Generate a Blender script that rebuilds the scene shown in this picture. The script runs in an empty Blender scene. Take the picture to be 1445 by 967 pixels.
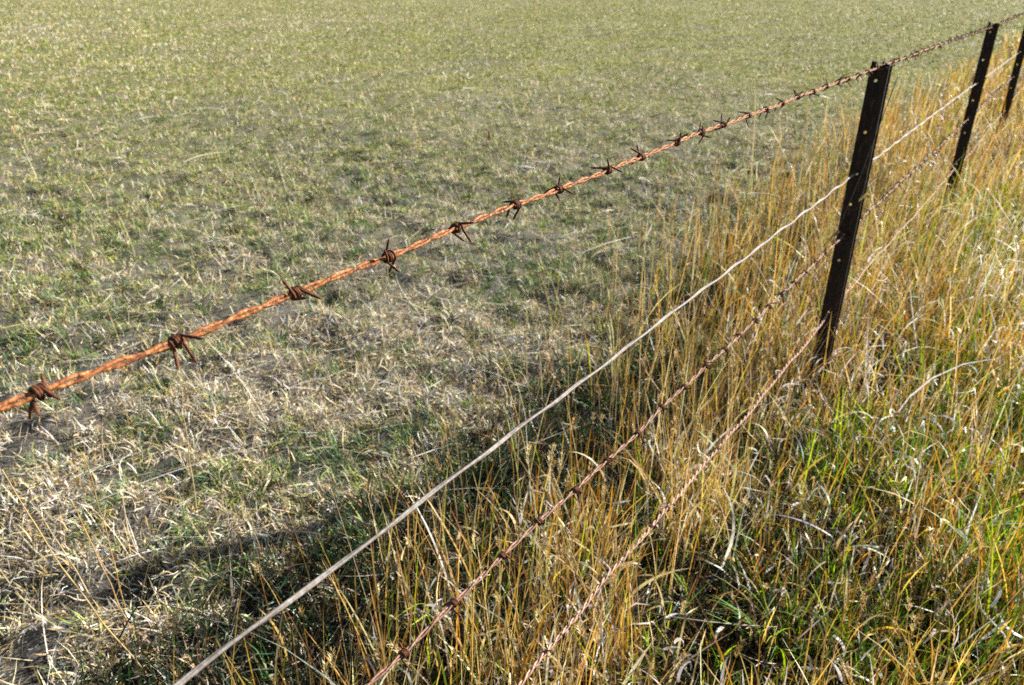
import bpy, bmesh, math, random
import numpy as np
from mathutils import Vector, Matrix

rng = np.random.default_rng(7)
random.seed(7)
sc = bpy.context.scene
col = sc.collection

# ------------------------------------------------------------------ camera, light, exposure
EYE = 1.45
cam_d = bpy.data.cameras.new('camera')
cam = bpy.data.objects.new('camera', cam_d)
col.objects.link(cam)
cam_d.sensor_width = 36.0
cam_d.lens = 26.46
cam_d.clip_start = 0.02
cam_d.clip_end = 2000
cam.location = (0, 0, EYE)
cam.rotation_euler = (math.radians(90 - 25.78), 0, 0)
cam_d.dof.use_dof = True
cam_d.dof.focus_distance = 0.95
cam_d.dof.aperture_fstop = 8.5
sc.camera = cam

SUN_EL = math.radians(26)
SUN_AZ = math.atan2(0.91, 0.42)          # clockwise from +Y
sd = Vector((math.sin(SUN_AZ) * math.cos(SUN_EL), math.cos(SUN_AZ) * math.cos(SUN_EL), math.sin(SUN_EL)))
world = bpy.data.worlds.new('World')
sc.world = world
world.use_nodes = True
wn = world.node_tree
sky = wn.nodes.new('ShaderNodeTexSky')
sky.sky_type = 'NISHITA'
sky.sun_disc = False
sky.sun_elevation = SUN_EL
sky.sun_rotation = SUN_AZ
bg = wn.nodes['Background']
wn.links.new(sky.outputs[0], bg.inputs[0])
bg.inputs[1].default_value = 0.05
sun_d = bpy.data.lights.new('sun', 'SUN')
sun_d.energy = 5.0
sun_d.angle = math.radians(0.5)
sun_d.color = (1.0, 0.95, 0.86)
sun = bpy.data.objects.new('sun', sun_d)
col.objects.link(sun)
sun.rotation_euler = sd.to_track_quat('Z', 'Y').to_euler()
sc.view_settings.view_transform = 'Standard'
sc.view_settings.look = 'None'
sc.view_settings.gamma = 1
sc.view_settings.exposure = 1.34
sc.cycles.max_bounces = 6
sc.cycles.diffuse_bounces = 1
sc.cycles.transmission_bounces = 3
sc.cycles.use_denoising = False

# ------------------------------------------------------------------ fence line and helpers
P1 = np.array([1.14, 2.49])
D2 = np.array([.586, .810]); D2 = D2 / np.linalg.norm(D2)
N2 = np.array([D2[1], -D2[0]])           # towards the road side (right)

def fpt(s, z, o=0.0):
    p = P1 + D2 * s + N2 * o
    return Vector((p[0], p[1], z))

def tag(o, label=None, cat=None, group=None, kind=None):
    if label: o['label'] = label
    if cat: o['category'] = cat
    if group: o['group'] = group
    if kind: o['kind'] = kind
    return o

def _hash(ix, iy, seed):
    v = np.sin(ix * 127.1 + iy * 311.7 + seed * 74.7) * 43758.5453
    return v - np.floor(v)

def vnoise(x, y, scale, seed):
    x = np.asarray(x) / scale; y = np.asarray(y) / scale
    ix = np.floor(x); iy = np.floor(y)
    fx = x - ix; fy = y - iy
    fx = fx * fx * (3 - 2 * fx); fy = fy * fy * (3 - 2 * fy)
    a = _hash(ix, iy, seed); b = _hash(ix + 1, iy, seed)
    c = _hash(ix, iy + 1, seed); d = _hash(ix + 1, iy + 1, seed)
    return (a * (1 - fx) + b * fx) * (1 - fy) + (c * (1 - fx) + d * fx) * fy

def ground_h(x, y):
    x = np.asarray(x, float); y = np.asarray(y, float)
    r = np.hypot(x, y)
    near = np.clip(1.5 - r / 12.0, 0, 1)
    h = (vnoise(x, y, .9, 1) - .5) * .05 + (vnoise(x, y, .23, 2) - .5) * .06 * near \
        + (vnoise(x, y, .085, 3) - .5) * .046 * near + (vnoise(x, y, 6., 4) - .5) * .12
    # dips added to darken the ground, at lower left and under the tall grass edge
    h = h - .075 * np.clip(vnoise(x, y, .10, 7) * 1.7 - .3, 0, 1) * np.exp(-((x + .75) / .55) ** 2 - ((y - 1.47 - .16 * (x + .75)) / .085) ** 2)
    o = foff(x, y)
    h = h - .06 * np.exp(-((o + .42 + .12 * (vnoise(x, y, .3, 5) - .5)) / .24) ** 2) * np.clip(1.2 - (fal(x, y) + 1.4) / 1.6, 0, 1)
    return h

def shade_band(x, y):
    """strip edge and lower left patch where straw is thinned to imitate shade"""
    o = foff(x, y); s = fal(x, y)
    w = .95 + .35 * (vnoise(x, y, .28, 6) - .5)
    a = np.clip((o + w) / .22, 0, 1) * np.clip(1.25 - (s + 1.2) / 2.2, 0.35, 1)
    f = np.exp(-((x + .75) / .6) ** 2 - ((y - 1.47 - .16 * (x + .75)) / .10) ** 2)
    return np.clip(np.maximum(a, f * 1.2), 0, 1)

def foff(x, y):
    return (x - P1[0]) * N2[0] + (y - P1[1]) * N2[1]

def fal(x, y):
    return (x - P1[0]) * D2[0] + (y - P1[1]) * D2[1]

# ------------------------------------------------------------------ materials
def new_mat(name):
    m = bpy.data.materials.new(name); m.use_nodes = True
    nt = m.node_tree
    return m, nt, nt.nodes['Principled BSDF'], nt.nodes['Material Output']

def mat_ground():
    m, nt, b, out = new_mat('soil_and_thatch')
    N = nt.nodes.new; L = nt.links.new
    tc = N('ShaderNodeTexCoord')
    def noise(scale, detail, rough=.6):
        n = N('ShaderNodeTexNoise'); n.inputs['Scale'].default_value = scale
        n.inputs['Detail'].default_value = detail; n.inputs['Roughness'].default_value = rough
        L(tc.outputs['Object'], n.inputs['Vector']); return n
    def ramp(src, stops):
        r = N('ShaderNodeValToRGB'); e = r.color_ramp.elements
        while len(e) < len(stops): e.new(.5)
        for el, (p, c) in zip(e, stops): el.position = p; el.color = (*c, 1)
        L(src, r.inputs[0]); return r
    fine = noise(95, 8, .8)
    soil = ramp(fine.outputs[0], [(.34, (.022, .019, .017)), (.5, (.11, .099, .092)), (.63, (.38, .35, .33))])
    big = noise(.55, 5, .6)
    gr = noise(9, 6, .8)
    green = ramp(gr.outputs[0], [(.34, (.06, .085, .018)), (.5, (.22, .225, .065)), (.66, (.46, .41, .18))])
    # far ground carries the turf: the near ground shows bare soil between blades
    vm = N('ShaderNodeVectorMath'); vm.operation = 'LENGTH'; L(tc.outputs['Object'], vm.inputs[0])
    mr = N('ShaderNodeMapRange'); mr.inputs[1].default_value = 2.5; mr.inputs[2].default_value = 14
    mr.inputs[3].default_value = .1; mr.inputs[4].default_value = 1.0
    L(vm.outputs['Value'], mr.inputs[0])
    pr = ramp(big.outputs[0], [(.35, (.35,) * 3), (.6, (1,) * 3)])
    mu = N('ShaderNodeMath'); mu.operation = 'MULTIPLY'
    L(mr.outputs[0], mu.inputs[0]); L(pr.outputs[0], mu.inputs[1])
    mx = N('ShaderNodeMixRGB'); L(mu.outputs[0], mx.inputs[0]); L(soil.outputs[0], mx.inputs[1]); L(green.outputs[0], mx.inputs[2])
    # shade painted into the soil under the tall grass strip, from the fence line outwards
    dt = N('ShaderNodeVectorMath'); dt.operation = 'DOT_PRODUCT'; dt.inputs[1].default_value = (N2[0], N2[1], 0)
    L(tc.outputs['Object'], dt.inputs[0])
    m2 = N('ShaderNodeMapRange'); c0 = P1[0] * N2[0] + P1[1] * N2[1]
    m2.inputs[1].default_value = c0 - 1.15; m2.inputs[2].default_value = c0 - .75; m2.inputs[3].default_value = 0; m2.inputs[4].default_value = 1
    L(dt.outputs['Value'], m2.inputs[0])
    shade_soil = ramp(fine.outputs[0], [(.35, (.012, .009, .007)), (.6, (.045, .032, .021))])
    mh = N('ShaderNodeMixRGB'); L(m2.outputs[0], mh.inputs[0]); L(mx.outputs[0], mh.inputs[1]); L(shade_soil.outputs[0], mh.inputs[2])
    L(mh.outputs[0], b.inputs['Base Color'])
    b.inputs['Roughness'].default_value = .95
    b.inputs['Specular IOR Level'].default_value = .1
    bump = N('ShaderNodeBump'); bump.inputs['Strength'].default_value = 1; bump.inputs['Distance'].default_value = .02
    L(fine.outputs[0], bump.inputs['Height']); L(bump.outputs[0], b.inputs['Normal'])
    return m

def mat_blade(name, trans=.35, rough=.5, spec=.35):
    m, nt, b, out = new_mat(name)
    N = nt.nodes.new; L = nt.links.new
    a = N('ShaderNodeAttribute'); a.attribute_name = 'tint'
    tc = N('ShaderNodeTexCoord')
    n = N('ShaderNodeTexNoise'); n.inputs['Scale'].default_value = 90; n.inputs['Detail'].default_value = 2
    L(tc.outputs['Object'], n.inputs['Vector'])
    mr = N('ShaderNodeMapRange'); mr.inputs[1].default_value = .3; mr.inputs[2].default_value = .7
    mr.inputs[3].default_value = .72; mr.inputs[4].default_value = 1.2
    L(n.outputs[0], mr.inputs[0])
    mx = N('ShaderNodeVectorMath'); mx.operation = 'SCALE'
    L(a.outputs['Color'], mx.inputs[0]); L(mr.outputs[0], mx.inputs['Scale'])
    L(mx.outputs[0], b.inputs['Base Color'])
    b.inputs['Roughness'].default_value = rough
    b.inputs['Specular IOR Level'].default_value = spec
    t = N('ShaderNodeBsdfTranslucent'); 
    ga = N('ShaderNodeHueSaturation'); ga.inputs['Saturation'].default_value = 1.14; ga.inputs['Value'].default_value = 1.05
    L(mx.outputs[0], ga.inputs['Color']); L(ga.outputs[0], t.inputs['Color'])
    ms = N('ShaderNodeMixShader'); ms.inputs[0].default_value = trans
    L(b.outputs[0], ms.inputs[1]); L(t.outputs[0], ms.inputs[2]); L(ms.outputs[0], out.inputs[0])
    return m

def mat_metal(name, stops, scale, rough=.8, metal=0., bumpd=.0006, stretch=(1, 1, 1)):
    m, nt, b, out = new_mat(name)
    N = nt.nodes.new; L = nt.links.new
    tc = N('ShaderNodeTexCoord')
    mp = N('ShaderNodeMapping'); mp.inputs['Scale'].default_value = stretch
    L(tc.outputs['Object'], mp.inputs[0])
    n = N('ShaderNodeTexNoise'); n.inputs['Scale'].default_value = scale; n.inputs['Detail'].default_value = 6
    n.inputs['Roughness'].default_value = .7
    L(mp.outputs[0], n.inputs['Vector'])
    r = N('ShaderNodeValToRGB'); e = r.color_ramp.elements
    while len(e) < len(stops): e.new(.5)
    for el, (p, c) in zip(e, stops): el.position = p; el.color = (*c, 1)
    L(n.outputs[0], r.inputs[0]); L(r.outputs[0], b.inputs['Base Color'])
    b.inputs['Roughness'].default_value = rough; b.inputs['Metallic'].default_value = metal
    b.inputs['Specular IOR Level'].default_value = .3
    bu = N('ShaderNodeBump'); bu.inputs['Strength'].default_value = .9; bu.inputs['Distance'].default_value = bumpd
    L(n.outputs[0], bu.inputs['Height']); L(bu.outputs[0], b.inputs['Normal'])
    return m

M_GROUND = mat_ground()
M_SHORT = mat_blade('short_grass', .18, .55, .3)
M_TALL = mat_blade('tall_grass', .34, .42, .4)
M_RUST = mat_metal('orange_rust', [(.36, (.05, .018, .009)), (.46, (.20, .065, .02)), (.56, (.46, .16, .04)), (.66, (.60, .36, .2))], 230, .7, 0, .0009)
M_RUSTD = mat_metal('dark_rust', [(.35, (.018, .008, .006)), (.52, (.12, .04, .015)), (.70, (.28, .085, .025))], 300, .75, 0, .0006)
M_RUSTP = mat_metal('pale_rust', [(.35, (.11, .052, .035)), (.55, (.29, .155, .11)), (.7, (.46, .31, .25))], 200, .6, .1, .0005)
M_RUSTB = mat_metal('worn_pinkish_rust', [(.35, (.22, .11, .075)), (.55, (.52, .31, .23)), (.7, (.68, .5, .42))], 200, .6, .1, .0005)
M_GALV = mat_metal('weathered_galvanised_wire', [(.3, (.12, .09, .075)), (.5, (.21, .18, .16)), (.7, (.33, .31, .30))], 110, .6, .1, .0003)
M_POST = mat_metal('blackened_post_steel', [(.35, (.008, .006, .005)), (.56, (.026, .014, .010)), (.68, (.10, .045, .025))], 70, .75, .2, .0012, (1, 1, .35))

# ------------------------------------------------------------------ ground
def axis(lo, hi, a, b, fine):
    core = np.arange(a, b + 1e-6, fine)
    def grow(start, end):
        out = []; st = fine; p = start
        sgn = 1 if end > start else -1
        while abs(p - start) < abs(end - start):
            st *= 1.09; p += sgn * st; out.append(p)
        return np.array(out)
    return np.concatenate([grow(a, lo)[::-1], core, grow(b, hi)])

gx = axis(-500, 500, -3.0, 4.0, .028)
gy = axis(-20, 900, .8, 6.5, .028)
GX, GY = np.meshgrid(gx, gy)
GZ = ground_h(GX, GY)
nv = GX.size; w_ = len(gx); h_ = len(gy)
me = bpy.data.meshes.new('ground')
me.vertices.add(nv)
me.vertices.foreach_set('co', np.stack([GX, GY, GZ], -1).astype(np.float32).ravel())
i, j = np.meshgrid(np.arange(w_ - 1), np.arange(h_ - 1))
q = (j * w_ + i).ravel()
F = np.stack([q, q + 1, q + 1 + w_, q + w_], -1).astype(np.int32)
me.loops.add(F.size); me.loops.foreach_set('vertex_index', F.ravel())
me.polygons.add(len(F)); me.polygons.foreach_set('loop_start', np.arange(0, F.size, 4, dtype=np.int32))
me.polygons.foreach_set('use_smooth', np.ones(len(F), bool))
me.update(calc_edges=True)
me.materials.append(M_GROUND)
g = bpy.data.objects.new('ground', me); col.objects.link(g); tag(g, kind='structure')

# ------------------------------------------------------------------ blades
class Blades:
    def __init__(s): s.v = []; s.c = []; s.f = []; s.n = 0
    def add(s, base, L, w, az, a0, a1, colr, K=3, daz=0., taper=.7, kink=None, roll=0., zmin=True, curve=1.):
        """base Nx3, L length, w width, az heading, a0 start tilt from vertical, a1 added tilt at the tip"""
        n = len(base)
        if n == 0: return None
        L, w, az, a0, a1, daz, roll = [np.broadcast_to(np.asarray(q_, float), (n,)).copy() for q_ in (L, w, az, a0, a1, daz, roll)]
        P = np.array(base, float)
        pts = []; side = []
        for k in range(K + 1):
            t = k / K
            pts.append(P.copy())
            tilt = a0 + a1 * (t ** curve)
            if kink is not None: tilt = tilt + kink[1] * (t > kink[0])
            A = az + daz * t
            dx = np.sin(tilt) * np.cos(A); dy = np.sin(tilt) * np.sin(A); dz = np.cos(tilt)
            hx, hy = -np.sin(A), np.cos(A)
            # roll the blade's flat about its own axis
            nx = dy * 0 - dz * hy; ny = dz * hx - dx * 0; nz = dx * hy - dy * hx
            r_ = roll * (.4 + t)
            sx = hx * np.cos(r_) + nx * np.sin(r_); sy = hy * np.cos(r_) + ny * np.sin(r_); sz = nz * np.sin(r_)
            side.append(np.stack([sx, sy, sz], -1))
            P = P + np.stack([dx, dy, dz], -1) * (L / K)[:, None]
            if zmin:
                gz = ground_h(P[:, 0], P[:, 1]) + .003 + .004 * ((np.arange(n) * .618) % 1)
                P[:, 2] = np.maximum(P[:, 2], gz)
        pts = np.stack(pts, 1); side = np.stack(side, 1)
        t = np.linspace(0, 1, K + 1)
        prof = (1 - t ** 2.2) ** taper * (.75 + .25 * np.minimum(1, t * 4)); prof[-1] = .08
        off = side * (w[:, None] * .5 * prof[None])[..., None]
        V = np.stack([pts - off, pts + off], 2).reshape(n, -1, 3)
        m = 2 * (K + 1)
        b0 = s.n + np.arange(n) * m
        F_ = []
        for k in range(K):
            F_.append(np.stack([b0 + 2 * k, b0 + 2 * k + 1, b0 + 2 * k + 3, b0 + 2 * k + 2], -1))
        s.f.append(np.stack(F_, 1).reshape(-1, 4))
        s.v.append(V.reshape(-1, 3))
        C = np.repeat(np.asarray(colr, float)[:, None, :], m, 1)
        s.c.append(C.reshape(-1, 3))
        s.n += n * m
        return pts
    def build(s, name, mat):
        V = np.concatenate(s.v).astype(np.float32); F = np.concatenate(s.f).astype(np.int32); C = np.concatenate(s.c)
        me = bpy.data.meshes.new(name)
        me.vertices.add(len(V)); me.vertices.foreach_set('co', V.ravel())
        me.loops.add(F.size); me.loops.foreach_set('vertex_index', F.ravel())
        me.polygons.add(len(F)); me.polygons.foreach_set('loop_start', np.arange(0, F.size, 4, dtype=np.int32))
        me.polygons.foreach_set('use_smooth', np.ones(len(F), bool))
        me.update(calc_edges=True)
        at = me.attributes.new('tint', 'FLOAT_COLOR', 'POINT')
        at.data.foreach_set('color', np.concatenate([C, np.ones((len(C), 1))], 1).astype(np.float32).ravel())
        me.materials.append(mat)
        o = bpy.data.objects.new(name, me); col.objects.link(o)
        print(name, len(V), len(F))
        return o

def pick(pal, n, probs=None, jit=.16):
    pal = np.array(pal, float)
    if probs is not None and np.ndim(probs) == 2:
        cum = np.cumsum(probs / probs.sum(1, keepdims=True), 1)
        idx = (rng.random(n)[:, None] > cum).sum(1).clip(0, len(pal) - 1)
    else:
        idx = rng.choice(len(pal), n, p=None if probs is None else np.array(probs) / np.sum(probs))
    c = pal[idx] * np.exp(rng.normal(0, jit, n))[:, None]
    return np.clip(c * (1 + rng.normal(0, .05, (n, 3))), .01, .9)

HALF = math.radians(52)
def scatter(n, r0=.85, r1=100., knee=2.2, pw=1.9):
    """points over the ground ahead of the camera, thinning with distance"""
    rr = np.linspace(r0, r1, 6000)
    pdf = rr * np.where(rr < knee, 1, (knee / rr) ** pw)
    cdf = np.cumsum(pdf); cdf /= cdf[-1]
    r = np.interp(rng.random(n), cdf, rr)
    half = np.where(r > 5, math.radians(42), HALF)
    a = (rng.random(n) * 2 - 1) * half
    return r * np.sin(a), r * np.cos(a), r

U = lambda a, b, n: rng.uniform(a, b, n)
R_ = math.radians
def on_ground(x, y, dz=0.):
    return np.stack([x, y, ground_h(x, y) + dz], -1)

STRAW = (.70, .59, .38); PALE = (.84, .79, .66); GREY = (.42, .37, .33); TAN = (.48, .36, .19)
OCHRE = (.50, .37, .12); BROWN = (.25, .17, .09)
GRN = (.10, .20, .055); GRNB = (.085, .17, .085); GRNY = (.30, .37, .06); OLIVE = (.25, .25, .05)

def greenness(x, y):
    r = np.hypot(x, y)
    g_ = vnoise(x, y, .55, 11) * .5 + vnoise(x, y, 2.1, 12) * .35 + vnoise(x, y, .15, 13) * .85 - .15
    g_ = g_ + np.clip((r - 2.5) / 9, 0, .28) + (vnoise(x, y * .55, 3.2, 14) - .5) * np.clip(r / 9, 0, .95)
    # greener towards the right of the paddock, strawier on the far left
    g_ = g_ + np.clip(x / np.maximum(r, .1), -.6, .5) * (.18 + .22 * np.clip((r - 5) / 10, 0, 1))
    return np.clip((g_ - .3) * 1.7, .03, .95)

sh = Blades()
# litter and dead short blades
def litter(n):
    x, y, r = scatter(n)
    o = foff(x, y)
    keep = (o < -.0) | (rng.random(n) < .45)
    bare = vnoise(x, y, .42, 21) * .5 + vnoise(x, y, .11, 22) * .65
    keep &= rng.random(n) < np.clip((bare - .38) * 3.8, .08, 1)
    keep &= rng.random(n) < 1 - (.62 + .28 * (o > -.85)) * shade_band(x, y)[:len(keep)]
    x, y, r = x[keep], y[keep], r[keep]; n = len(x)
    gsc = 1 + np.clip((r - 3) / 10, 0, 3.5)
    wm = np.maximum(rng.lognormal(math.log(.0028), .38, n), .00078 * r)
    L = rng.lognormal(math.log(.031), .5, n) * gsc ** .5
    gv = greenness(x, y)
    pr = np.stack([.30 + 0 * gv, .20 - .12 * gv, .24 - .14 * gv, .17 + 0 * gv, .06 + .1 * gv, .12 + 0 * gv, .32 * gv, .38 * gv], 1)
    c = pick([STRAW, PALE, GREY, TAN, OCHRE, BROWN, OLIVE, GRNY], n, pr)
    up = rng.random(n) < .45
    a0 = np.where(up, U(R_(10), R_(60), n), U(R_(62), R_(98), n))
    sh.add(on_ground(x, y, np.where(up, 0, np.abs(rng.normal(0, .010, n)))), L, wm, U(0, 2 * math.pi, n), a0,
           rng.normal(R_(25), R_(45), n), c, K=3, daz=rng.normal(0, 1.1, n), roll=rng.normal(0, .9, n))
litter(560000)

# green and dry tufts of short blades
def tufts(nt, per, kind):
    x, y, r = scatter(nt)
    gv = greenness(x, y)
    o = foff(x, y)
    if kind == 'green':
        keep = (rng.random(nt) < gv ** 1.3) & (o < -.1)
    else:
        keep = (rng.random(nt) < 1 - gv * .7) & (o < .1)
    x, y, r = x[keep], y[keep], r[keep]
    n = len(x)
    rad = rng.lognormal(math.log(.028), .4, n) * (1 + np.clip((r - 3) / 12, 0, 2.5))
    k = np.repeat(np.arange(n), per)
    m = len(k)
    ang = U(0, 2 * math.pi, m); rr = np.sqrt(rng.random(m)) * rad[k]
    bx = x[k] + rr * np.cos(ang); by = y[k] + rr * np.sin(ang)
    rk = r[k]
    hh = rng.lognormal(math.log(.05), .38, n)[k] * U(.5, 1.25, m) * (1 - np.clip((rk - 3) / 12, 0, .35))
    wm = np.maximum(rng.lognormal(math.log(.0028), .3, m), .00072 * rk)
    hue = np.stack([.36 + 0 * gv[keep], .34 + 0 * gv[keep], .18 + .2 * gv[keep]], 1)[k] if kind == 'green' else None
    if kind == 'green':
        far = np.clip((rk - 3) / 8, 0, 1)[:, None]
        pr = np.array([[.38, .30, .14, .06, .12]]) * (1 - far) + np.array([[.20, .06, .44, .20, .14]]) * far
        c = pick([GRN, GRNB, GRNY, OLIVE, STRAW], m, pr, .2)
    else:
        c = pick([STRAW, PALE, TAN, OCHRE, GREY], m, [.34, .2, .2, .14, .12], .2)
    sh.add(on_ground(bx, by), hh, wm, ang + rng.normal(0, .7, m), np.abs(rng.normal(R_(22), R_(20), m)) + rr / np.maximum(rad[k], .001) * R_(20),
           U(R_(0), R_(70), m), c, K=3, roll=rng.normal(0, .5, m), daz=rng.normal(0, .5, m))
tufts(32000, 17, 'green')
tufts(13000, 12, 'dry')

# far taller wisps of the paddock that catch the light
x, y, r = scatter(24000, 4, 90, 6, 1.6)
k = (foff(x, y) < -.4)
x, y, r = x[k], y[k], r[k]; n = len(x)
sh.add(on_ground(x, y), U(.03, .085, n), np.maximum(.0018, .0007 * r), U(0, 6.28, n), np.abs(rng.normal(R_(15), R_(15), n)), U(0, R_(40), n),
       pick([STRAW, OCHRE, GRNY, PALE], n, [.4, .2, .25, .15]), K=3)

# long fallen stems across the turf
x, y, r = scatter(3600, .9, 14, 2.6, 1.8)
k = foff(x, y) < .2
x, y, r = x[k], y[k], r[k]; n = len(x)
sh.add(on_ground(x, y, U(.005, .03, n)), rng.lognormal(math.log(.15), .45, n), np.maximum(U(.0014, .0026, n), .0008 * r), rng.normal(R_(28), R_(55), n) + np.where(rng.random(n) < .5, math.pi, 0),
       U(R_(72), R_(88), n), U(R_(5), R_(25), n), pick([STRAW, PALE, TAN, OCHRE], n, [.4, .35, .15, .1]), K=7, daz=rng.normal(0, .45, n), roll=rng.normal(0, .4, n))
# thin upright dry stems scattered through the turf
x, y, r = scatter(2600, .9, 12, 2.4, 1.7)
o = foff(x, y)
k = (o < -.2) & (rng.random(len(x)) < np.clip(.25 + vnoise(x, y, .8, 31) * .6, 0, 1))
x, y, r = x[k], y[k], r[k]; n = len(x)
sh.add(on_ground(x, y), rng.lognormal(math.log(.13), .4, n), np.maximum(U(.0012, .002, n), .0006 * r), U(0, 6.28, n),
       np.abs(rng.normal(R_(8), R_(12), n)), U(0, R_(35), n), pick([STRAW, TAN, OCHRE, GREY], n, [.4, .25, .2, .15]), K=6)
tag(sh.build('pasture_grass', M_SHORT), 'short grazed turf of dry straw and green tufts over the open paddock', 'grass', kind='stuff')

# ------------------------------------------------------------------ tall grass along the fence
GOLD = (.56, .375, .115); ORNG = (.47, .245, .065); TSTR = (.66, .52, .28); WHITE = (.80, .76, .68); TBRN = (.26, .15, .06)
TGRN = (.17, .33, .03); TGRD = (.07, .16, .03); TLIM = (.34, .44, .05)
DDRK = (.05, .034, .022); DGRN = (.025, .055, .018); DBLU = (.04, .085, .045)  # near-black tints, shade low in the strip painted into the blades
ta = Blades()

def strip_density(o, s):
    """how thick the tall grass stands at offset o from the fence line, s along it"""
    edge = -.70 - .24 * np.clip(s + 1.5, 0, 3) + .35 * (vnoise(s, s * 0, .5, 41) - .5)
    return np.clip((o - edge) / .62, 0, 1) ** 1.2

def heads(tips, prev, n_sp=34, size=1., cols=((.50, .36, .15), (.62, .48, .25), (.34, .22, .08))):
    ax = tips - prev; ax /= np.linalg.norm(ax, axis=1, keepdims=True)
    n = len(tips)
    L = U(.025, .05, n) * size
    k = np.repeat(np.arange(n), n_sp); m = len(k)
    t = rng.random(m)
    az = U(0, 2 * math.pi, m)
    rad = .0028 * size * np.sin(np.pi * np.clip(t * .85 + .12, 0, 1))
    b = tips[k] + ax[k] * (t * L[k])[:, None]
    b[:, 0] += np.cos(az) * rad; b[:, 1] += np.sin(az) * rad
    cc = pick(cols, n, None, .15)[k] * np.exp(rng.normal(0, .12, m))[:, None]
    tilt = np.arccos(np.clip(ax[k][:, 2], -1, 1)) * np.cos(az - np.arctan2(ax[k][:, 1], ax[k][:, 0]))
    ta.add(b, U(.006, .012, m) * size, U(.0014, .0028, m) * size, az, R_(32) + tilt, U(-.3, .2, m), np.clip(cc, 0, .9), K=2, zmin=False)

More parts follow.
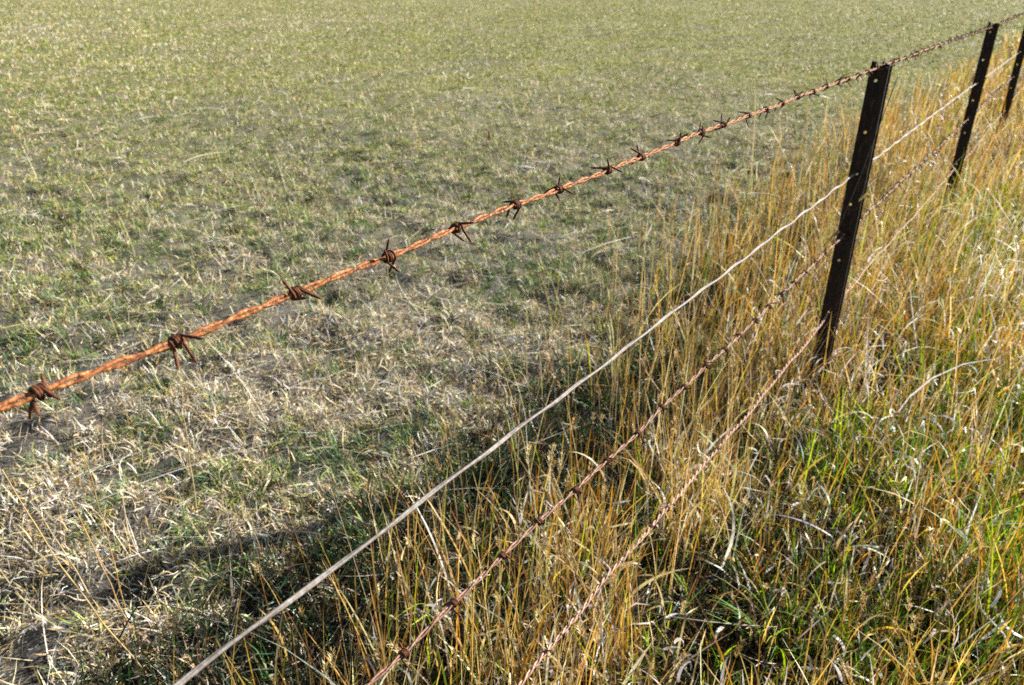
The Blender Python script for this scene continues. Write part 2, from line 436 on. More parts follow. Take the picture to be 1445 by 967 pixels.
GSPOTS = [(1.25, 1.90, .26), (2.62, 3.65, .42), (2.15, 2.78, .26), (3.05, 4.5, .45), (.88, 1.27, .16), (1.68, 2.2, .22), (1.28, 1.40, .2)]
def tall(n, kind):
    x, y, r = scatter(n, .75, 24, 2.0, 1.6)
    o = foff(x, y); s = fal(x, y)
    d = strip_density(o, s)
    cl = vnoise(x, y, .16, 51) * .7 + vnoise(x, y, .5, 52) * .5
    gap = np.clip((cl - .34) * 3.5, .06, 1)
    # trampled, lower and greener band out on the road side near the camera
    low = np.clip((o - .75) / .6, 0, 1) * np.clip((2.6 - s) / 2.5, 0, 1)
    gpatch = np.clip(vnoise(x, y, .38, 61) * 1.1 + vnoise(x, y, 1.1, 62) * .6 - .66 + .22 * low, 0, 1) * np.clip((o - .2) / .5, 0, 1)
    for (gx_, gy_, gr_) in GSPOTS:
        gpatch = np.maximum(gpatch, .95 * np.exp(-((x - gx_) ** 2 + (y - gy_) ** 2) / gr_ ** 2))
    d2 = np.clip((o + .36 + .16 * np.clip(-s - .8, 0, 1) + .14 * np.clip(s, 0, 4) + .3 * (vnoise(x, y, .3, 43) - .5)) / .3, 0, 1)     # the dense body of the strip
    if kind == 'stem': pk = (d * .48 + d2 * .52) * gap * (1 - .6 * low) * (1 - .75 * gpatch) * (1 - .45 * np.exp(-((o - .22) / .26) ** 2) * np.clip(-s * 1.2, 0, 1))
    elif kind == 'leaf': pk = (d * .08 + d2 * .92) * gap * (1 - .7 * gpatch)
    elif kind == 'green': pk = (d * .06 + d2 * .94) * (.08 + 2.3 * gpatch) * (o > -.75)
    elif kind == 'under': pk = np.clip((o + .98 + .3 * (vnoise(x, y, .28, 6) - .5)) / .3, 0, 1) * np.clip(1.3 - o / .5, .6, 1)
    elif kind == 'mat': pk = (d * .35 + d2 * .65) * np.clip(gap + .25, 0, 1)
    elif kind == 'white': pk = d2 * gap
    k = (rng.random(len(x)) < pk)
    x, y, r, o, s, low, d, gpatch = [q_[k] for q_ in (x, y, r, o, s, low, d, gpatch)]
    n = len(x)
    hm = (.62 + .38 * d) * (1 - .45 * low) * (.8 + .4 * vnoise(x, y, .35, 71)) * (1 - .52 * np.exp(-((o - .25) / .35) ** 2) * np.clip(-s * 1.2, 0, 1))
    # the grass is worn low at the camera side of the nearest picket
    hm = hm * (1 - .48 * np.exp(-((s + .28) / .38) ** 2 - ((o - .05) / .16) ** 2))
    az = U(0, 2 * math.pi, n)
    mw = .0008 * r
    if kind == 'stem':
        L = rng.lognormal(math.log(.345), .27, n) * hm
        c = pick([GOLD, ORNG, TSTR, TBRN, TLIM], n, [.40, .13, .27, .14, .06], .28)
        # the bundle leans a little with the breeze, towards +x
        p = ta.add(on_ground(x, y), L, np.maximum(U(.0020, .0044, n), mw), np.where(rng.random(n) < .5, rng.normal(R_(40), 1., n), az),
                   np.abs(rng.normal(R_(7), R_(8), n)), np.abs(rng.normal(R_(10), R_(20), n)), c, K=6, roll=rng.normal(0, .8, n), taper=.35)
        h_ok = (rng.random(n) < .075) & (r < 9)
        heads(p[h_ok, -1], p[h_ok, -2])
    elif kind == 'leaf':
        L = rng.lognormal(math.log(.20), .35, n) * hm
        c = pick([GOLD, ORNG, TSTR, WHITE, TBRN, TLIM], n, [.24, .12, .26, .22, .10, .06], .25)
        kk = (.55, np.where(rng.random(n) < .3, U(R_(30), R_(110), n), 0))
        ta.add(on_ground(x, y, U(0, .12, n) * hm), L, np.maximum(U(.0036, .0078, n), mw), az, np.abs(rng.normal(R_(16), R_(14), n)),
               np.abs(rng.normal(R_(35), R_(45), n)), c, K=6, kink=kk, roll=rng.normal(0, 1.1, n), daz=rng.normal(0, .6, n), curve=1.6)
    elif kind == 'green':
        L = rng.lognormal(math.log(.17), .35, n) * np.maximum(hm, .7)
        c = pick([TGRN, TGRD, TLIM, (.45, .46, .07)], n, [.34, .14, .36, .16], .22)
        ta.add(on_ground(x, y), L, np.maximum(U(.0034, .0066, n), mw), az, np.abs(rng.normal(R_(18), R_(16), n)),
               np.abs(rng.normal(R_(25), R_(25), n)), c, K=5, roll=rng.normal(0, .5, n))
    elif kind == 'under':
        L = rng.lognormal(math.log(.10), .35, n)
        c = pick([DDRK, DGRN, DBLU, TGRD, TBRN], n, [.42, .30, .10, .08, .10], .3)  # undergrowth coloured dark to imitate the shade along the strip
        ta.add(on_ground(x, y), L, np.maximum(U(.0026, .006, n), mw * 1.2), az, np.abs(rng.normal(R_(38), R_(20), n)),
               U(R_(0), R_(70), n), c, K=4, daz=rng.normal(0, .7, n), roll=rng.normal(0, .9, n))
    elif kind == 'mat':
        L = rng.lognormal(math.log(.10), .5, n)
        c = pick([GOLD, TSTR, GREY, TBRN, WHITE, ORNG, DDRK], n, [.08, .16, .06, .26, .10, .07, .27], .28)  # mat darkened so the gaps between stems look shaded
        ta.add(on_ground(x, y, np.abs(rng.normal(0, .035, n))), L, np.maximum(U(.002, .0052, n), mw), az, U(R_(45), R_(105), n),
               rng.normal(R_(15), R_(50), n), c, K=4, daz=rng.normal(0, 1.2, n), roll=rng.normal(0, 1.2, n))
    elif kind == 'white':
        L = rng.lognormal(math.log(.075), .4, n)
        c = pick([WHITE, (.74, .72, .74), TSTR], n, [.55, .25, .2], .12)
        kk = (.5, np.where(rng.random(n) < .45, U(R_(40), R_(120), n), 0))
        ta.add(on_ground(x, y, U(.05, .27, n) * hm), L, np.maximum(U(.0045, .009, n), mw), az, U(R_(10), R_(80), n),
               U(R_(20), R_(120), n), c, K=6, kink=kk, daz=rng.normal(0, 1.4, n), roll=rng.normal(0, 1.2, n))
tall(70000, 'stem')
tall(76000, 'leaf')
tall(150000, 'green')
tall(110000, 'mat')
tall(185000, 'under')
tall(15000, 'white')
# thin tall straws feathering out into the paddock, some with seed heads
x, y, r = scatter(60000, .9, 12, 2.2, 1.3)
o = foff(x, y); s = fal(x, y)
lim = .82 + .38 * np.clip(s + 1.5, 0, 3)
k = (o < .05) & (rng.random(len(x)) < .27 * np.clip(1 + o / lim, 0, 1) ** 1.1 * np.clip(vnoise(x, y, .22, 91) * 2.2 - .6, 0, 1))
x, y, r = x[k], y[k], r[k]; n = len(x)
p = ta.add(on_ground(x, y), rng.lognormal(math.log(.33), .3, n), np.maximum(U(.0015, .0028, n), .0007 * r), U(0, 6.28, n), np.abs(rng.normal(R_(5), R_(6), n)),
           np.abs(rng.normal(R_(6), R_(14), n)), pick([GOLD, TSTR, ORNG, TBRN], n, [.4, .38, .12, .1], .2), K=7, taper=.3, roll=rng.normal(0, .4, n))
hk = rng.random(n) < .22
heads(p[hk, -1], p[hk, -2])
tag(ta.build('roadside_grass', M_TALL), 'tall golden dry grass with bleached curled leaves along the wire fence', 'grass', kind='stuff')

# ------------------------------------------------------------------ wire and post builders
def tube(bm, pts, rad, seg=8, cap=True):
    """sweep a circle along pts with parallel transport; rad is a number or a list"""
    pts = [Vector(p) for p in pts]
    n = len(pts)
    rads = rad if hasattr(rad, '__len__') else [rad] * n
    t0 = (pts[1] - pts[0]).normalized()
    up = Vector((0, 0, 1)) if abs(t0.z) < .9 else Vector((1, 0, 0))
    nrm = t0.cross(up).normalized()
    rings = []
    for k in range(n):
        if k == 0: t = t0
        elif k == n - 1: t = (pts[k] - pts[k - 1]).normalized()
        else: t = (pts[k + 1] - pts[k - 1]).normalized()
        nrm = (nrm - t * nrm.dot(t)).normalized()
        b = t.cross(nrm)
        rings.append([bm.verts.new(pts[k] + (nrm * math.cos(2 * math.pi * a / seg) + b * math.sin(2 * math.pi * a / seg)) * rads[k]) for a in range(seg)])
    for k in range(n - 1):
        for a in range(seg):
            f = bm.faces.new((rings[k][a], rings[k][(a + 1) % seg], rings[k + 1][(a + 1) % seg], rings[k + 1][a])); f.smooth = True
    if cap:
        bm.faces.new(rings[0][::-1]); bm.faces.new(rings[-1])

def obj(name, bm, mat, parent=None):
    me = bpy.data.meshes.new(name)
    bmesh.ops.recalc_face_normals(bm, faces=bm.faces)
    bm.to_mesh(me); bm.free()
    me.materials.append(mat)
    o = bpy.data.objects.new(name, me); col.objects.link(o)
    if parent: o.parent = parent
    return o

fence = bpy.data.objects.new('wire_fence', None)
col.objects.link(fence)
tag(fence, 'rusty barbed wire fence on dark steel pickets between the paddock and tall grass', 'fence')

# --- picket: T section, a web with a row of holes standing across the wire line, a flange on its road side edge
HOLES = [.36, .56, .655, .76, .865, 1.0, 1.160]
def picket_bm(top=1.215, web=.057, th=.006, flange=.030, bottom=-.35, seed=0):
    rr = random.Random(seed)
    bm = bmesh.new()
    hr = .0048
    hx = -.004
    x0, x1 = -web / 2, web / 2
    # local frame: x across the fence (towards road), y along the fence, z up
    def vert(x, y, z): return bm.verts.new((x, y, z))
    for sy in (-1, 1):
        y = sy * th / 2
        zprev = bottom
        cells = []
        for hz in HOLES:
            cells.append((zprev, hz - .02, None)); cells.append((hz - .02, hz + .02, hz)); zprev = hz + .02
        cells.append((zprev, top - .03, None))
        for (za, zb, hz) in cells:
            if hz is None:
                nseg = max(1, int((zb - za) / .1))
                for q_ in range(nseg):
                    a = za + (zb - za) * q_ / nseg; b = za + (zb - za) * (q_ + 1) / nseg
                    bm.faces.new([vert(x0, y, a), vert(x1, y, a), vert(x1, y, b), vert(x0, y, b)])
            else:
                NS = 16
                ring = []; outer = []
                for a in range(NS):
                    th_ = 2 * math.pi * a / NS + math.pi / NS
                    c, s_ = math.cos(th_), math.sin(th_)
                    ring.append((hx + hr * c, hz + hr * s_))
                    # project outwards on to the cell rectangle
                    tx = ((x1 - hx) / c) if c > 0 else ((x0 - hx) / c)
                    tz = (.02 / abs(s_))
                    t_ = min(tx, tz)
                    outer.append((hx + t_ * c, hz + t_ * s_))
                cor = {}
                for a in range(NS):
                    b = (a + 1) % NS
                    o1, o2 = outer[a], outer[b]
                    poly = [(ring[a]), (o1)]
                    # corner inserted where the two outer points lie on different sides
                    onx1 = min(abs(o1[0] - x0), abs(o1[0] - x1)) < 1e-6
                    onx2 = min(abs(o2[0] - x0), abs(o2[0] - x1)) < 1e-6
                    if onx1 != onx2:
                        cxx = o1[0] if onx1 else o2[0]
                        czz = o2[1] if onx1 else o1[1]
                        poly.append((cxx, czz))
                    poly += [o2, ring[b]]
                    bm.faces.new([vert(p[0], y, p[1]) for p in poly])
        # top with a notch that carries the barbed wire
        zt = top - .03
        notch = [(x0, zt), (x1, zt), (x1, top - .006), (x1 - .012, top - .003), (x0 + .030, top - .010), (x0 + .024, top - .022), (x0 + .018, top - .021), (x0 + .016, top), (x0 + .002, top + .003)]
        bm.faces.new([vert(p[0], y, p[1]) for p in notch])
    # hole walls
    for hz in HOLES:
        NS = 16
        for a in range(NS):
            t1 = 2 * math.pi * a / NS + math.pi / NS; t2 = 2 * math.pi * (a + 1) / NS + math.pi / NS
            bm.faces.new([vert(hx + hr * math.cos(t1), -th / 2, hz + hr * math.sin(t1)), vert(hx + hr * math.cos(t2), -th / 2, hz + hr * math.sin(t2)),
                          vert(hx + hr * math.cos(t2), th / 2, hz + hr * math.sin(t2)), vert(hx + hr * math.cos(t1), th / 2, hz + hr * math.sin(t1))])
    # edges of the web
    prof = [(x0, bottom), (x0, top - .03), (x0 + .002, top + .003), (x0 + .016, top), (x0 + .018, top - .021), (x0 + .024, top - .022), (x0 + .030, top - .010), (x1 - .012, top - .003), (x1, top - .006), (x1, top - .03), (x1, bottom)]
    for a, b in zip(prof[:-1], prof[1:]):
        bm.faces.new([vert(a[0], -th / 2, a[1]), vert(a[0], th / 2, a[1]), vert(b[0], th / 2, b[1]), vert(b[0], -th / 2, b[1])])
    bmesh.ops.remove_doubles(bm, verts=bm.verts, dist=1e-5)
    # flange: two splayed wings (Y section)
    def box(xa, ya, xb, yb, t_, za, zb):
        d = Vector((xb - xa, yb - ya, 0)); nn = Vector((-d.y, d.x, 0)).normalized() * t_ / 2
        A = [Vector((xa, ya, 0)) + nn, Vector((xb, yb, 0)) + nn * .7, Vector((xb, yb, 0)) - nn * .7, Vector((xa, ya, 0)) - nn]
        lv = [[bm.verts.new((p.x, p.y, z)) for p in A] for z in np.linspace(za, zb, 12)]
        for l0, l1 in zip(lv[:-1], lv[1:]):
            for q_ in range(4): bm.faces.new((l0[q_], l0[(q_ + 1) % 4], l1[(q_ + 1) % 4], l1[q_]))
        bm.faces.new(lv[0][::-1]); bm.faces.new(lv[-1])
    xm = x1 - .020
    box(xm, -.003, x1 + .002, -flange * .8, .005, bottom, top - .012)
    box(xm, .003, x1 + .002, flange * .8, .005, bottom, top - .010)
    return bm

ang = math.atan2(N2[1], N2[0])
lean = [(0.003, -.004, 0), (0.0, .01, 0), (-.01, -.02, .03), (.015, .01, 0)]
post_s = [0.02, 3.03, 5.75, 9.0]
post_o = [0.0, 0.0, .02, 0.0]
for k, s_ in enumerate(post_s):
    o = obj('post', picket_bm(seed=k), M_POST, fence)
    o.location = fpt(s_, 0, post_o[k])
    o.rotation_euler = (lean[k][1], lean[k][0], ang)
    if k == 2: o['label'] = 'third picket, ragged and leaning at the right edge'

# --- wires
def wire_path(s0, s1, z, sag=.0, amp=.0015, seed=0, step=.004, oo=0.0):
    rr = random.Random(seed)
    ph = [rr.uniform(0, 6.28) for _ in range(6)]
    n = int((s1 - s0) / step) + 1
    out = []
    for k in range(n):
        s = s0 + step * k
        zz = z(s) if callable(z) else z
        zz += amp * (math.sin(s * 9 + ph[0]) + .7 * math.sin(s * 21 + ph[1]) + .4 * math.sin(s * 47 + ph[2]))
        o_ = oo + amp * (math.sin(s * 11 + ph[3]) + .6 * math.sin(s * 27 + ph[4]))
        out.append((s, zz, o_))
    return out

def path_at(path, s):
    s0 = path[0][0]; st = path[1][0] - s0
    k = min(max(int((s - s0) / st), 0), len(path) - 2)
    f = (s - path[k][0]) / st
    a, b = path[k], path[k + 1]
    return fpt(s, a[1] + (b[1] - a[1]) * f, a[2] + (b[2] - a[2]) * f)

def twisted(name, path, rs, pitch, mat, seg=8, phase=0.):
    bm = bmesh.new()
    Nv = Vector((N2[0], N2[1], 0)); Zv = Vector((0, 0, 1))
    rr = random.Random(5)
    for st in range(2):
        pts = []; rads = []
        for (s, z, o_) in path:
            a = 2 * math.pi * s / pitch + phase + st * math.pi + .35 * math.sin(s * 5.3)
            pts.append(fpt(s, z, o_) + (Nv * math.cos(a) + Zv * math.sin(a)) * rs * 1.22)
            rads.append(rs * (1 + .07 * math.sin(s * 310 + st) * math.sin(s * 97) + rr.uniform(-.035, .035)))
        tube(bm, pts, rads, seg)
    return obj(name, bm, mat, fence)

TOPZ = lambda s: 1.200 - .0105 * max(0., min(1.6, (-1.4 - s) / 1.1)) - .012 * math.exp(-(s - 3) ** 2)
top_path = wire_path(-3.2, 9.2, TOPZ, amp=.0009, seed=1)
near = [p for p in top_path if p[0] <= 1.2]
top_wire = twisted('barbed_wire', top_path, .0017, .075, M_RUST, 10)
top_wire['label'] = 'orange rusted twisted top strand'

def barb_bm(seed, rc=.0047, rw=.00135, lng=.019):
    """two interleaved barb wires wrapped round the strands, four cut points"""
    r = random.Random(seed)
    bm = bmesh.new()
    for b in range(2):
        a0 = r.uniform(0, 6.28) if b == 0 else a_prev + r.uniform(1.1, 2.1)
        a_prev = a0
        turns = r.choice([1.5, 1.55, 1.7, 2.0]) + r.uniform(-.1, .1)
        pit = .0028 * 1.9 / 2 * 1.05
        xo = (-.0042 if b == 0 else -.0022)
        if b == 1: xo += .0010
        pts = []
        n = int(turns * 16)
        La, Lb = lng * r.uniform(.6, 1.15), lng * r.uniform(.6, 1.15)
        def P(a, x, rad): return Vector((x, rad * math.cos(a), rad * math.sin(a)))
        rcc = rc + (.0004 if b else 0)
        helix = [P(a0 + 2 * math.pi * turns * k / n, xo + pit * 2 * turns * k / n * .8, rcc) for k in range(n + 1)]
        # leave tangentially, the points bent a little away from the strand
        ta_ = (helix[0] - helix[1]).normalized(); tb_ = (helix[-1] - helix[-2]).normalized()
        ea = (ta_ + helix[0].normalized() * r.uniform(.0, .3) + Vector((r.uniform(-.3, .1), 0, 0))).normalized()
        eb = (tb_ + helix[-1].normalized() * r.uniform(.0, .3) + Vector((r.uniform(-.1, .4), 0, 0))).normalized()
        head = [helix[0] + ea * La, helix[0] + ea * (La - .004), helix[0] + ea * La * .5, helix[0] + ea * .0015]
        tail = [helix[-1] + eb * .0015, helix[-1] + eb * Lb * .5, helix[-1] + eb * (Lb - .004), helix[-1] + eb * Lb]
        pts = head + helix + tail
        rads = [rw * .3] + [rw] * (len(pts) - 2) + [rw * .3]
        tube(bm, pts, rads, 7)
    return bm

protos = []
for k in range(7):
    me_o = obj('barb', barb_bm(100 + k), M_RUSTD)
    protos.append(me_o.data); bpy.data.objects.remove(me_o)
protos_near = []
for k in range(7):
    me_o = obj('barb', barb_bm(200 + k, rw=.0014, lng=.021), M_RUSTD)
    protos_near.append(me_o.data); bpy.data.objects.remove(me_o)

base_rot = Matrix((Vector((D2[0], D2[1], 0)), Vector((0, 0, 1)).cross(Vector((D2[0], D2[1], 0))), Vector((0, 0, 1)))).transposed().to_4x4()
def place_barb(path, s, parent, mesh, roll, scale=1.):
    o = bpy.data.objects.new('barb', mesh); col.objects.link(o)
    o.parent = parent
    p = path_at(path, s); a = path_at(path, s - .01); b = path_at(path, s + .01)
    t = (b - a).normalized()
    zz = (Vector((0, 0, 1)) - t * t.z).normalized(); yy = zz.cross(t)
    m = Matrix((t, yy, zz)).transposed().to_4x4()
    o.matrix_world = Matrix.Translation(p) @ m @ Matrix.Rotation(roll, 4, 'X') @ Matrix.Scale(scale, 4)
    return o

rb = random.Random(11)
top_s = [-2.622, -2.509, -2.405, -2.285, -2.165, -2.052, -1.938, -1.839, -1.708, -1.598, -1.466, -1.362, -1.262, -1.128, -1.023]
s_ = -1.023
while s_ < 5.2:
    s_ += .112 + rb.uniform(-.008, .008); top_s.append(s_)
rest = []
for k, s_ in enumerate(top_s):
    mesh = (protos_near if s_ < -1.2 else protos)[k % 7]
    place_barb(top_path, s_, top_wire, mesh, rb.uniform(0, 6.28), 1.0 if s_ < -1 else 1.08)
n_top = len(top_s)

low_path = wire_path(-3.2, 9.2, lambda s: .654 + .004 * math.sin(s * 1.9 + 1), amp=.0016, seed=2)
low_wire = twisted('barbed_wire', low_path, .0016, .085, M_RUSTP, 8, 1.)
low_wire['label'] = 'pinkish brown barbed strand second from the bottom'
lows = []
s_ = -2.30
while s_ < 5.2:
    lows.append(s_); s_ += .112 + rb.uniform(-.01, .01)
n_part = max(0, 100 - n_top)
order = sorted(lows)
for k, s_ in enumerate(order[:n_part]):
    place_barb(low_path, s_, low_wire, protos[(k * 3) % 7], rb.uniform(0, 6.28), 1.0)
bm = bmesh.new()
for k, s_ in enumerate(order[n_part:]):
    o = place_barb(low_path, s_, low_wire, protos[(k * 5) % 7], rb.uniform(0, 6.28), 1.05)
    tmp = bmesh.new(); tmp.from_mesh(o.data); tmp.transform(o.matrix_world)
    mm = bpy.data.meshes.new('t'); tmp.to_mesh(mm); tmp.free(); bm.from_mesh(mm); bpy.data.meshes.remove(mm)
    bpy.data.objects.remove(o)
far_barbs = obj('far_barbs', bm, M_RUSTD, low_wire); far_barbs['kind'] = 'stuff'

# lowest strand: twisted, a few old barbs left
bot_path = wire_path(-3.2, 9.2, lambda s: .345 + .018 * math.sin(s * 1.05 + .6) + .008 * math.sin(s * 2.9), amp=.002, seed=3)
bot_wire = twisted('bottom_wire', bot_path, .0018, .05, M_RUSTB, 8, 2.)
bot_wire['label'] = 'lowest twisted strand, half hidden in the grass'
for s_ in (-1.84, -1.41, -1.33, -1.02, -.55):
    place_barb(bot_path, s_, bot_wire, protos[int(abs(s_) * 10) % 7], rb.uniform(0, 6.28), .75)

# plain wire, threaded through the pickets
pl = wire_path(-3.2, 9.2, lambda s: .865 + .006 * math.sin(s * .9 + .2), amp=.0006, seed=4, step=.02)
pl = [(a_, b_ + .0016 * math.sin(a_ * 31) * math.sin(a_ * 7.3), c_ + .0012 * math.sin(a_ * 37 + 1)) for a_, b_, c_ in pl]
bm = bmesh.new()
Nv = Vector((N2[0], N2[1], 0)); Zv = Vector((0, 0, 1))
for st in range(2):
    tube(bm, [fpt(s, z, o_ - .004) + (Nv * math.cos(s * 18 + st * math.pi) + Zv * math.sin(s * 18 + st * math.pi)) * .0011 for (s, z, o_) in pl], .0023, 8)
plain = obj('plain_wire', bm, M_GALV, fence)
plain['label'] = 'smooth pale galvanised wire second from the top'

# wire ties on the picket tops, and the loose tie wire sloping across the nearest picket
for k, s_ in enumerate(post_s[:3]):
    bm = bmesh.new()
    c = fpt(s_, 1.196, post_o[k] - .012)
    Dv = Vector((D2[0], D2[1], 0))
    pts = []
    for q_ in range(41):
        a = q_ / 40 * 2 * math.pi * 2.4
        pts.append(c + Dv * (.0095 * math.cos(a) + .003) + Nv * (-.004 + .010 * q_ / 40) + Zv * (.010 * math.sin(a) - .004))
    pts.append(pts[-1] + Dv * -.012 + Zv * .008 + Nv * .01)
    tube(bm, pts, .0011, 7)
    obj('wire_tie', bm, M_RUSTD, fence)
bm = bmesh.new()
A = Vector((1.086, 2.45, .635)); B = Vector((1.191, 2.45, 1.183))
pts = []
for q_ in range(25):
    t = q_ / 24
    p = A.lerp(B, t) + Nv * (.006 * math.sin(t * math.pi)) + Dv * (.004 * math.sin(t * 7))
    pts.append(p)
tube(bm, pts, .0012, 7)
lw = obj('loose_tie_wire', bm, mat_metal('dull_tie_wire', [(.3, (.05, .045, .05)), (.7, (.14, .13, .14))], 90, .5, .5, .0002), fence)

# ------------------------------------------------------------------ grass stalks that stand apart, each a thing
M_STALK = mat_blade('dry_stalk', .25, .5, .3)
def tint(o, c):
    at = o.data.attributes.new('tint', 'FLOAT_COLOR', 'POINT')
    n_ = len(o.data.vertices)
    at.data.foreach_set('color', np.tile(np.array([*c, 1.], np.float32), n_))

def stalk(base, tip, label, colr=(.60, .45, .22), head=0., hcol=(.58, .42, .17), bow=.06, rad=.0013, droop=0., group=None, leaf=0, rs=0):
    r = random.Random(rs + 5)
    bx, by = base
    B = Vector((bx, by, float(ground_h(bx, by)) - .01)); T = Vector(tip)
    root = bpy.data.objects.new('grass_stalk', None); col.objects.link(root); root.location = B
    tag(root, label, 'grass stalk', group)
    d = T - B; L = d.length
    side = Vector((r.uniform(-1, 1), r.uniform(-1, 1), .1)).normalized()
    pts = []
    n = 22
    for k in range(n + 1):
        t = k / n
        p = d * t + side * (bow * L * math.sin(math.pi * t)) + Vector((.0012 * math.sin(t * 23 + rs), .0012 * math.sin(t * 17), 0))
        pts.append(p)
    rads = [rad * (1.15 - .45 * k / n) * (1.5 if k in (6, 12, 17) else 1) for k in range(n + 1)]
    bm = bmesh.new(); tube(bm, pts, rads, 6)
    o = obj('stem', bm, M_STALK, root); tint(o, colr)
    if leaf:
        for q_ in range(leaf):
            bm = bmesh.new()
            k = r.choice([5, 8, 11, 14]); p = pts[k].copy(); a = r.uniform(0, 6.28); tl = r.uniform(.3, .7)
            Ll = r.uniform(.07, .14); prev = None; w0 = r.uniform(.0025, .004)
            for m in range(10):
                t = m / 9; a += .12
                dv = Vector((math.sin(tl) * math.cos(a), math.sin(tl) * math.sin(a), math.cos(tl)))
                sv = Vector((-math.sin(a), math.cos(a), .3 * math.sin(3 * t))) * w0 * (1 - t ** 2.5 * .95)
                cur = (bm.verts.new(p - sv), bm.verts.new(p + dv * .0006), bm.verts.new(p + sv))
                if prev:
                    bm.faces.new((prev[0], prev[1], cur[1], cur[0])); bm.faces.new((prev[1], prev[2], cur[2], cur[1]))
                prev = cur; p = p + dv * Ll / 9; tl += .25
            o = obj('leaf', bm, M_STALK, root); tint(o, (colr[0] * 1.15, colr[1] * 1.2, colr[2] * 1.4))
    if head:
        bm = bmesh.new()
        ax = (pts[-1] - pts[-2]).normalized()
        u = ax.cross(Vector((0, 0, 1)) if abs(ax.z) < .95 else Vector((1, 0, 0))).normalized(); v = ax.cross(u)
        dr = Vector((side.x, side.y, 0)).normalized()
        N_ = 260
        for m in range(N_):
            t = (m + r.random()) / N_
            cpos = pts[-1] + ax * head * t + (dr * .5 - Vector((0, 0, 1))) * droop * t * t * head
            rr_ = .0042 * math.sin(math.pi * min(1, t * .88 + .09)) ** .7 * (head / .04)
            a = m * 2.39996
            ou = u * math.cos(a) + v * math.sin(a)
            b0 = cpos + ou * rr_ * .35
            tp = cpos + ou * rr_ * 1.25 + ax * .0042 * (head / .04)
            sd = ax.cross(ou) * .0011 * (head / .04)
            mid = (b0 + tp) / 2 + ou * rr_ * .15
            a1, a2, a3, a4 = bm.verts.new(b0), bm.verts.new(mid - sd), bm.verts.new(tp), bm.verts.new(mid + sd)
            a5 = bm.verts.new(mid + ou * .0008)
            bm.faces.new((a1, a2, a5)); bm.faces.new((a2, a3, a5)); bm.faces.new((a3, a4, a5)); bm.faces.new((a4, a1, a5))
            if m % 3 == 0:   # bristle
                tb = tp + (ax * .7 + ou * .6) * .006 * (head / .04)
                sb = ax.cross(ou) * .00025
                bm.faces.new((bm.verts.new(tp - sb), bm.verts.new(tp + sb), bm.verts.new(tb)))
        o = obj('seed_head', bm, M_STALK, root); tint(o, hcol)
    return root

stalk((.205, 1.223), (.081, 1.223, .497), 'stalk with a plump yellow seed head crossing the second barbed wire, at the bottom centre', head=.042, rs=1, bow=.04, leaf=1)
stalk((-.119, 5.815), (-.175, 5.815, .34), 'lone dark seed head standing far out in the short turf, above the top wire', (.36, .29, .15), head=.075, hcol=(.24, .17, .08), rs=2, rad=.002)
stalk((-.914, 1.752), (-.872, 1.752, .57), 'tall bare thread-thin stalk rising from the turf to the second visible barb at the left', (.62, .50, .30), rs=3, bow=.05)
stalk((-.824, 1.215), (-.996, 1.215, .589), 'longest bare stalk at the lower left, leaning to the left edge', (.60, .42, .18), rs=4, bow=.03, rad=.0015)
stalk((-.918, 1.332), (-.95, 1.312, .441), 'straight bare stalk at the lower left, right beside the dark hollow', (.62, .42, .18), rs=5, bow=.03)
stalk((-1.014, 1.388), (-1.096, 1.388, .373), 'shortest pale stalk of the lower left cluster, leaning left', (.66, .52, .28), rs=6, bow=.05)
stalk((-.977, 1.416), (-.964, 1.416, .489), 'upright orange stalk at the back of the lower left cluster', (.56, .36, .14), rs=7, bow=.02)
stalk((1.13, 2.28), (1.156, 2.40, .81), 'stalk with a drooping seed head in front of the nearest picket at the smooth wire', (.58, .45, .22), head=.045, hcol=(.66, .52, .2), droop=1.4, rs=8, bow=.03)
stalk((1.02, 2.33), (1.10, 2.45, .675), 'stalk bent to hold its seed head level across the nearest picket', (.58, .46, .26), head=.045, hcol=(.6, .46, .24), droop=2.2, rs=9, bow=.05)
stalk((-.16, 1.589), (-.167, 1.589, .43), 'upright stalk with a small seed head left of the smooth wire, bottom centre', (.54, .38, .17), head=.03, rs=10, leaf=2)
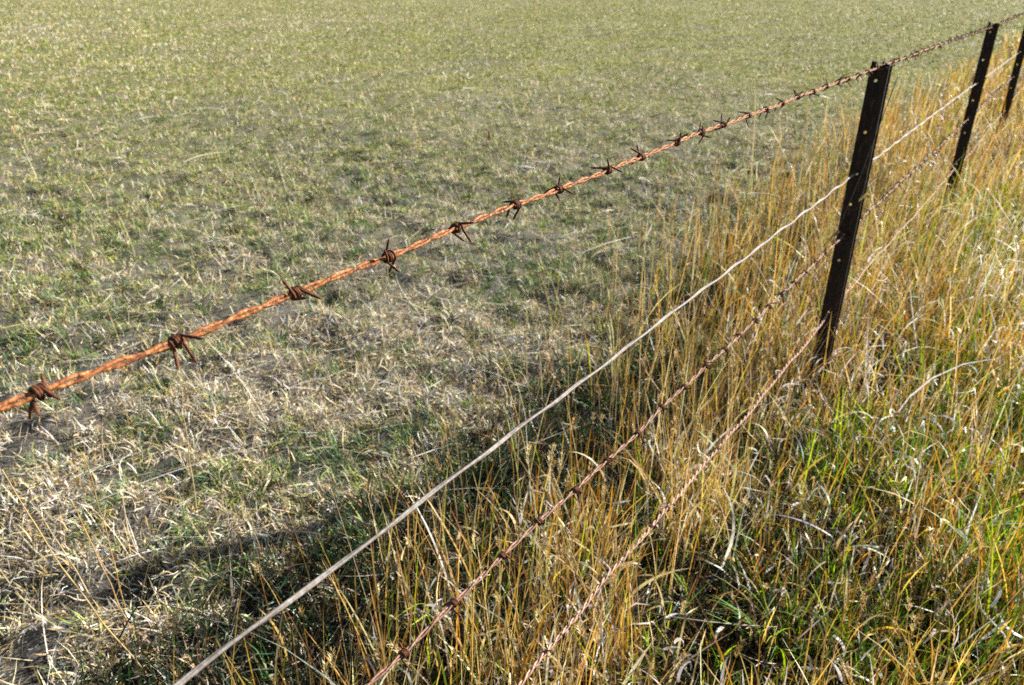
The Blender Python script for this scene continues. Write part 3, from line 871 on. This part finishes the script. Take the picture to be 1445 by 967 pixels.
stalk((.022, 1.388), (-.001, 1.388, .508), 'stalk with a brown seed head between the smooth wire and the second barbed wire', (.52, .36, .15), head=.034, hcol=(.4, .27, .12), rs=12, leaf=2)
stalk((2.637, 5.064), (2.456, 5.064, .38), 'stalk with a pale seed head between the nearest picket and the next', (.56, .44, .24), head=.05, rs=13, rad=.002)
stalk((.524, 1.903), (.401, 1.903, .56), 'tall leaning stalk with a seed head just beyond the second barbed wire', (.60, .44, .2), head=.045, rs=14, leaf=2)
stalk((.789, 1.939), (.726, 1.939, .476), 'stalk with a curved seed head left of the base of the nearest picket', (.6, .46, .24), head=.048, hcol=(.62, .48, .26), droop=1.2, rs=15, leaf=1)

# broad green tussocks on the road side, each a thing
def tussock(x0, y0, n, L, label, seed, w=.0052, cols=((.17, .34, .03), (.28, .42, .05), (.10, .22, .04))):
    global rng
    keep_ = rng; rng = np.random.default_rng(seed)
    b = Blades()
    a = U(0, 6.28, n); rr = np.sqrt(rng.random(n)) * .045
    x = x0 + rr * np.cos(a); y = y0 + rr * np.sin(a)
    b.add(on_ground(x, y), U(.55, 1.15, n) * L, U(.6, 1.15, n) * w, a + rng.normal(0, .4, n), np.abs(rng.normal(R_(24), R_(16), n)),
          U(R_(15), R_(65), n), pick(cols, n), K=8, roll=rng.normal(0, .35, n), daz=rng.normal(0, .25, n), curve=1.4)
    o = b.build('green_tussock', M_TALL)
    tag(o, label, 'grass tussock')
    rng = keep_
tussock(1.70, 2.13, 60, .30, 'lime green tussock at the right edge, level with the foot of the nearest picket', 1)
tussock(1.28, 1.42, 46, .34, 'green tussock with long arching blades at the lower right edge', 2, .006)
tussock(1.26, 1.93, 70, .22, 'dense green tussock in the hollow to the lower right of the nearest picket', 3, .0045)
tussock(.64, 1.27, 34, .24, 'small green tussock at the bottom edge under the lowest wire', 4, .0042)
tussock(3.03, 5.0, 80, .34, 'yellow green tussock in the dry grass right of the second picket', 5, .007, ((.36, .42, .05), (.26, .36, .05), (.5, .45, .12)))
